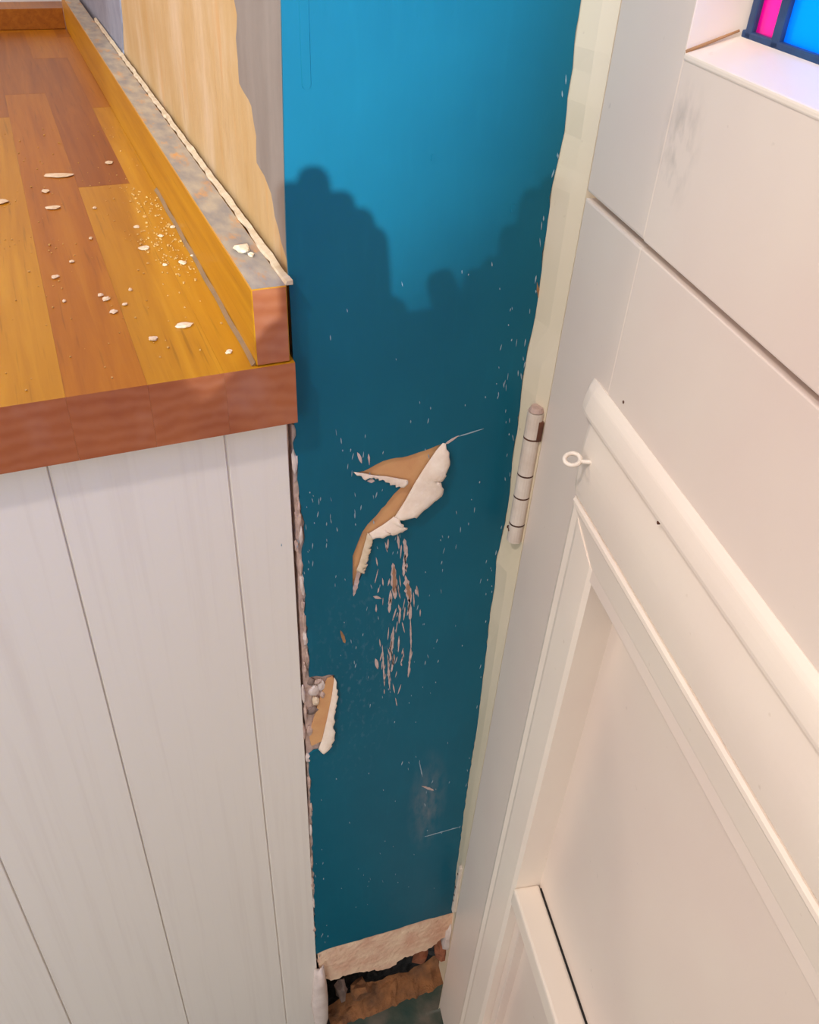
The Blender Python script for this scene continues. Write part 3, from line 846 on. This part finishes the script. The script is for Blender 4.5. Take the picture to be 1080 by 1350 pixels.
# upper leaf
GL, GB = .0775, 1.0705
pc(up, 'stile', M_DOORUP, .0015, (0, .079, -TH, 0, .9878, 2.0))
pc(up, 'stile', M_DOORUP, .0015, (DW - .09, DW, -TH, 0, .9878, 2.0))
pc(up, 'rail', M_DOORUP, .0008, (.079, DW - .09, -TH, .0003, .9878, GB))
pc(up, 'rail', M_DOORUP, .0015, (.079, DW - .09, -TH, 0, 1.86, 2.0))
# sloping glazing sill and side bead
def bead(name, pts8, label=None):
    m = MB(); m.hexa([(u, -w, v - Z0) for u, w, v in pts8])
    o = m.build(name, M_MOULD, up, bevel=.0008)
    if label: o['label'] = label
    return o
U1 = DW - .09
bead('window_sill', [(.079, .0008, GB - .002), (U1, .0008, GB - .002), (U1, -.024, GB - .002), (.079, -.024, GB - .002),
                     (.079, .0008, GB + .0008), (U1, .0008, GB + .0008), (U1, -.024, 1.0815), (.079, -.024, 1.0815)], 'sloping sill under the stained glass')
bead('glazing_bead', [(.0775, .0004, GB), (.0785, .0004, GB), (.0865, -.022, GB), (.0775, -.022, GB),
                      (.0775, .0004, 1.86), (.0785, .0004, 1.86), (.0865, -.022, 1.86), (.0775, -.022, 1.86)])
m = MB(); rod(m, (.0795, -.0004, 1.0718 - Z0), (.0865, .0185, 1.0818 - Z0), .0008, .0005, 8)
m.build('sill_crack', M_BROWNSTAIN, up)['label'] = 'brown crack in the sill corner'
# stained glass
def pane(u0, u1, v0, v1, mat, label):
    m = MB(); m.box(u0, u1, .0215, .0245, v0 - Z0, v1 - Z0)
    o = m.build('pane', mat, up); o['label'] = label
def came(u0, u1, v0, v1):
    m = MB(); m.box(u0, u1, .0195, .0265, v0 - Z0, v1 - Z0); m.build('lead_came', M_LEAD, up, bevel=.001)
cuts = [.0865, .0915, .0945, .1095, .1165, .26, .267, .282, .289, .44, .447, .462, .469, .60, .607, .65]
vv = [(1.0790, 1.30), (1.3065, 1.58), (1.5865, 1.86)]
for r_i, (v0, v1) in enumerate(vv):
    pane(.0940, .1105, v0 + .003, v1, M_MAGENTA, 'narrow magenta glass pane')
    pane(.1160, .2605, v0 + .003, v1, M_AZURE, 'bright azure glass pane')
    pane(.2665, .2825, v0 + .003, v1, M_MAGENTA, 'narrow magenta glass pane')
    pane(.2885, .4405, v0 + .003, v1, M_AZURE, 'bright azure glass pane')
    pane(.4465, .4625, v0 + .003, v1, M_MAGENTA, 'narrow magenta glass pane')
    pane(.4685, .6605, v0 + .003, v1, M_AZURE, 'bright azure glass pane')
    for a_, b_ in ((.0890, .0945), (.1100, .1165), (.26, .267), (.282, .289), (.44, .447), (.462, .469), (.66, .67)):
        came(a_, b_, v0, v1)
    came(.0865, .67, v0 - .001, v0 + .0035)
    came(.0865, .67, v1 - .001, v1 + .0075)

# wall around the door: above it and beyond its free edge
m = MB()
def wq(u0, u1, v0, v1):
    P = [dpt(u0, 0, v0), dpt(u1, 0, v0), dpt(u1, -.12, v0), dpt(u0, -.12, v0), dpt(u0, 0, v1), dpt(u1, 0, v1), dpt(u1, -.12, v1), dpt(u0, -.12, v1)]
    m.hexa(P)
wq(DW + .012, DW + 1.6, .0, 2.4); wq(-.02, DW + .012, 2.01, 2.4)
props(m.build('wall_right', M_WHITEWALL), 'pale wall around and above the cream stable door', kind='structure')

# ================================================================== THINGS
# --- end panel of vertical boards
ep = empty('end_panel', (-.3, .01, 0))
props(ep, 'white grooved end panel of vertical boards under the oak worktop', 'panel')
edges = [.0008, -.0380, -.1388, -.2392, -.3400, -.4400, -.5400, -.60]
for a, b_ in zip(edges, edges[1:]):
    m = MB()
    g = .0001
    x0, x1 = b_ + g, a - g
    c_ = .0010
    pf_ = [(x0, .016), (x0, c_ * 1.5), (x0 + .0006, c_ * 1.5), (x0 + .0014, 0), (x1 - .0006, 0), (x1, c_), (x1, .016)]
    m.sweep(pf_, lambda p, q, t_: (p, q, t_), [0.004, .859])
    adopt(m.build('board', M_BOARD), ep)
m = MB(); m.box(-.60, .0002, .012, .024, 0.004, .859)
adopt(m.build('backing_board', M_BOARD), ep)

# --- worktop of oak staves
wt = empty('worktop', (-.3, .6, .86))
props(wt, 'oiled oak worktop of glued staves with dark reddish end grain', 'worktop')
colx = [.0045, -.0365, -.0785, -.1210, -.1630] + [-.1630 - .042 * i for i in range(1, 12)]
YF, YB = -.012, 1.40
cuts_y = {0: [.62, 1.05], 1: [.345, .90], 2: [.70, 1.10], 3: [.598, 1.02]}
tone = {(0, 0): 'L', (0, 1): 'M', (1, 0): 'L', (1, 1): 'D', (2, 0): 'M', (2, 1): 'D', (3, 0): 'L', (3, 1): 'D', (1, 2): 'M', (2, 2): 'M', (0, 2): 'D', (3, 2): 'M'}
MW = {'L': M_WL, 'M': M_WM, 'D': M_WD}
r = random.Random(11)
for ci in range(len(colx) - 1):
    ys = [YF] + cuts_y.get(ci, sorted([r.uniform(.2, .6), r.uniform(.75, 1.1)])) + [YB]
    for k in range(len(ys) - 1):
        m = MB()
        m.box(colx[ci + 1] + .00003, colx[ci] - .00003, ys[k] + (.0002 if k else 0), ys[k + 1] - .0002, .860, .900, 0, [0, 0, 1 if k == 0 else 0, 0, 0, 0])
        tn = tone.get((ci, k)) or r.choice('LMD')
        adopt(m.build('stave', [MW[tn], M_END]), wt)

# --- upstands
def upstand(x0, x1, y0, y1, label, far=False, ztop=.9460):
    m = MB()
    m.box(x0, x1, y0, y1, .9004, ztop, 0, [0, 2, 1, 0, 0, 0] if not far else None)
    o = m.build('upstand', [M_WL if not far else M_WD, M_END, M_DUSTY], bevel=.0006, seg=1)
    props(o, label, 'upstand')
    return o
upstand(-.0175, .0022, -.0105, 1.118, 'oak upstand strip along the stripped wall, its top dusty grey')
upstand(-.60, -.0182, 1.118, 1.137, 'oak upstand strip across the far end of the worktop, coloured darker for shade', True, .9275)  # far strip takes the dark oak colour to stand for its weaker light
# sealant bead in the joint
m = MB()
m.sweep([(-.0176, .9003), (-.0176, .9024), (-.0188, .9012), (-.0200, .9003)], lambda a, b, t_: (a + .0003 * math.sin(t_ * 90), t_, b), [-.009 + i * .01 for i in range(34)])
props(m.build('sealant_bead', M_GREYSEAL), 'thin grey sealant bead along the foot of the upstand', 'sealant')
# cream torn filler bead between upstand and wall
m = MB()
r = random.Random(5)
pr = [(0, 0), (1, 0), (1, 1), (0, 1)]
ts = [-.009 + i * .006 for i in range(150)]
w_ = [max(.0004, .0014 + .0016 * noise.noise(Vector((t_ * 55, 3, 1))) + r.uniform(-.0003, .0003)) * (1.6 if t_ < .06 else 1) for t_ in ts]
h_ = [max(.0003, .0012 + .0016 * noise.noise(Vector((t_ * 40, 9, 1))) + r.uniform(-.0003, .0003)) for t_ in ts]
b = len(m.v)
for t_, ww, hh in zip(ts, w_, h_):
    xx = .0040
    m.v += [(xx - ww, t_, .9455), (xx + .0022, t_, .9455), (xx + .0022, t_, .9462 + hh), (xx - ww * .5, t_, .9462 + hh * .7)]
for k in range(len(ts) - 1):
    for i in range(4):
        j = (i + 1) % 4
        m.f.append((k * 4 + i, k * 4 + j, k * 4 + 4 + j, k * 4 + 4 + i)); m.mi.append(0)
m.f += [(0, 1, 2, 3), tuple(len(m.v) - 4 + i for i in range(4))]; m.mi += [0, 0]
props(m.build('filler_bead', M_BEAD), 'ragged cream filler bead between upstand top and stripped wall', 'filler')

# --- plaster flakes on the worktop
fl = [(-0.0913,0.3817),(-0.1024,0.2963),(-0.1048,0.3403),(-0.1388,0.3220),(-0.0454,0.4092),(-0.0459,0.0545),(-0.0666,0.0417),(-0.0833,0.0871),(-0.1124,0.1541),(-0.0283,0.0116),(-0.0995,0.1782),(-0.0853,0.1082),(-0.0877,0.1152),(-0.0278,0.1547),(-0.0488,0.1898),(-0.1103,0.1124),(-0.0751,0.0964),(-0.0399,0.1541),(-0.0687,0.1181),(-0.0718,0.2875),(-0.0334,0.2109),(-0.0214,0.2276),(-0.0473,0.2353),(-0.0183,0.1652),(-0.0821,0.2205)]
sz = [(14, 4), (8, 3), (4, 3), (6, 4), (4, 3), (9, 4), (5, 3), (4, 3), (4, 3), (4, 3), (2.5, 2), (4, 3), (3, 2), (4, 3), (7, 3), (2, 2), (3, 2), (2.5, 2), (2, 2), (2, 2), (3, 2), (3, 2), (3, 2), (3, 2), (2, 2)]
lab = {0: 'longest white plaster flake lying on the oak worktop', 1: 'wide white plaster flake next to the longest flake', 5: 'long white plaster flake near the worktop front edge',
       3: 'plaster flake on the pale stave away from the upstand', 14: 'pale plaster flake in the scatter of dust by the upstand', 9: 'small flake by the front end of the upstand'}
for i, ((x, y), (a, b_)) in enumerate(zip(fl, sz)):
    d = math.hypot(x + .116, y + .457, .24)
    s_ = d / 1169
    hh = .0009 if a > 4 else .0007
    o = lump('plaster_flake', (x, y, .9002 + hh * .7), (a * s_ * 1.1, b_ * s_ * 1.9, hh), 100 + i, M_FLAKE, None, 2, .5, (0, 0, random.uniform(-.4, .4)))
    props(o, lab.get(i, 'tiny white plaster crumb lying on the oak worktop'), 'plaster flake', 'plaster flakes on the worktop')
(ux, uy), (ux2, uy2) = [(-0.0083,0.0458),(-0.0057,0.0363)]
props(lump('plaster_flake', (ux, uy, .9475), (.0042, .006, .0018), 140, M_FLAKE, None, 2, .5), 'large plaster flake on the dusty top of the upstand', 'plaster flake', 'plaster flakes on the upstand')
props(lump('plaster_flake', (ux2, uy2, .9471), (.0018, .003, .0012), 141, M_FLAKE, None, 2, .5), 'little plaster crumb beside the large flake on the upstand', 'plaster flake', 'plaster flakes on the upstand')

# fine dust and crumbs
m = MB()
r = random.Random(9)
dc = [(-0.0404,0.1920),(-0.0266,0.1990),(-0.0237,0.1791),(-0.0255,0.2465),(-0.0372,0.3030),(-0.0295,0.2754),(-0.0266,0.1500)]
def crumb(x, y, s_):
    a_ = r.uniform(0, 6.3)
    p = [(x + s_ * math.cos(a_ + k * 1.57) * r.uniform(.5, 1.2), y + 1.6 * s_ * math.sin(a_ + k * 1.57) * r.uniform(.5, 1.2)) for k in range(4)]
    m.prism(p, lambda a, b: (a, b, .9003 + s_ * .7), lambda a, b: (a, b, .9002))
for (cx, cy) in dc:
    for _ in range(38):
        x = cx + r.gauss(0, .010); y = cy + r.gauss(0, .03)
        if x < -.021 and y > .0:
            crumb(x, y, abs(r.gauss(.0004, .0003)) + .0002)
for _ in range(160):
    crumb(r.uniform(-.15, -.022), r.uniform(0.0, .55), abs(r.gauss(.0003, .0002)) + .0002)
props(m.build('plaster_dust', M_DUST), 'fine pale plaster dust scattered over the worktop', 'dust', kind='stuff')

# --- the photographer, crouching behind the camera with a phone raised in both hands
def skinned(name, joints, bones, root, mat, sub=2):
    names = list(joints)
    me = bpy.data.meshes.new(name)
    me.from_pydata([joints[k][0] for k in names], [(names.index(a), names.index(b)) for a, b in bones], [])
    o = link(name, me, mat)
    o.modifiers.new('skin', 'SKIN').use_smooth_shade = True
    lay = me.skin_vertices[0].data if me.skin_vertices else me.attributes.new('sk', 'FLOAT', 'POINT')
    for i, k in enumerate(names):
        rr = joints[k][1]
        lay[i].radius = rr if isinstance(rr, tuple) else (rr, rr)
        lay[i].use_root = (k == root)
    ss = o.modifiers.new('sub', 'SUBSURF'); ss.levels = sub; ss.render_levels = sub
    return o
J = {'pelvis': ((-.22, -.86, .56), (.15, .12)), 'spine': ((-.235, -.82, .80), (.15, .11)), 'chest': ((-.265, -.78, 1.00), (.16, .11)),
     'collar': ((-.33, -.77, 1.14), (.085, .07)), 'neck': ((-.37, -.76, 1.24), .05), 'jaw': ((-.385, -.73, 1.30), .065), 'head': ((-.395, -.75, 1.38), .085), 'crown': ((-.40, -.76, 1.45), .065),
     'lsh': ((-.46, -.77, 1.10), .06), 'lel': ((-.44, -.66, .92), .045), 'lwr': ((-.165, -.535, 1.045), .030),
     'lpalm': ((-.125, -.510, 1.085), .026),
     'rsh': ((-.115, -.76, 1.06), .062), 'rel': ((.01, -.68, .90), .044), 'rwr': ((-.012, -.55, 1.03), .030), 'rpalm': ((-.026, -.515, 1.07), .025),
     'lhip': ((-.32, -.84, .52), .095), 'lknee': ((-.36, -.60, .46), .065), 'lank': ((-.36, -.88, .10), .045), 'ltoe': ((-.36, -.70, .045), .04),
     'rhip': ((-.13, -.84, .52), .095), 'rknee': ((-.10, -.62, .46), .065), 'rank': ((-.10, -.88, .10), .045), 'rtoe': ((-.10, -.70, .045), .04)}
Bn = [('pelvis', 'spine'), ('spine', 'chest'), ('chest', 'collar'), ('collar', 'neck'), ('neck', 'jaw'), ('jaw', 'head'), ('head', 'crown'),
      ('collar', 'lsh'), ('lsh', 'lel'), ('lel', 'lwr'), ('lwr', 'lpalm'), ('chest', 'rsh'), ('rsh', 'rel'), ('rel', 'rwr'), ('rwr', 'rpalm'),
      ('pelvis', 'lhip'), ('lhip', 'lknee'), ('lknee', 'lank'), ('lank', 'ltoe'), ('pelvis', 'rhip'), ('rhip', 'rknee'), ('rknee', 'rank'), ('rank', 'rtoe')]
M_CLOTH = plain('dark_clothes', (70, 74, 84), (56, 60, 70), 0.9)
M_SKIN = plain('skin', (214, 168, 140), (200, 150, 124), 0.6)
body = skinned('body', J, Bn, 'pelvis', M_CLOTH)
fingers = []
def finger(pts, rad):
    jj = {str(i): (p, rad * (1 - .1 * i)) for i, p in enumerate(pts)}
    fingers.append(skinned('finger', jj, [(str(i), str(i + 1)) for i in range(len(pts) - 1)], '0', M_SKIN, 2))
for x, top in ((-.138, 1.147), (-.1285, 1.1525), (-.1175, 1.1415), (-.1085, 1.134), (-.1025, 1.125)):
    finger([(x, -.508, 1.075), (x, -.504, (1.075 + top) / 2), (x, -.500, top)], .0095)
finger([(-.120, -.512, 1.085), (-.104, -.506, 1.088), (-.087, -.500, 1.079)], .011)
for x, top in ((-.050, 1.100), (-.041, 1.105), (-.0325, 1.119), (-.024, 1.135), (-.0145, 1.140)):
    finger([(x, -.508, 1.055), (x, -.504, (1.055 + top) / 2), (x, -.500, top)], .0085)
finger([(-.045, -.515, 1.06), (-.064, -.506, 1.082), (-.0705, -.500, 1.101)], .0095)
dg = bpy.context.evaluated_depsgraph_get()
bm = bmesh.new()
for k, o in enumerate([body] + fingers):
    me = bpy.data.meshes.new_from_object(o.evaluated_get(dg))
    n0_ = len(bm.faces)
    bm.from_mesh(me)
    bm.faces.ensure_lookup_table()
    for f_ in bm.faces[n0_:]:
        c_ = f_.calc_center_median()
        hand = c_.y > -.56 and c_.z > 1.0
        f_.material_index = 1 if (k or hand or c_.z > 1.22) else 0
        f_.smooth = True
    bpy.data.meshes.remove(me)
for o in [body] + fingers:
    bpy.data.objects.remove(o)
me = bpy.data.meshes.new('person')
bm.to_mesh(me); bm.free()
person = link('person', me, [M_CLOTH, M_SKIN])
props(person, 'person in dark clothes crouching with a phone raised towards the wall', 'person')
m = MB(); m.box(-.122, -.046, -.497, -.489, .955, 1.079)
ph = m.build('phone', plain('phone_case', (30, 30, 32), (24, 24, 26), 0.4), bevel=.003)
props(ph, 'black phone held up in both hands of the crouching person', 'phone')
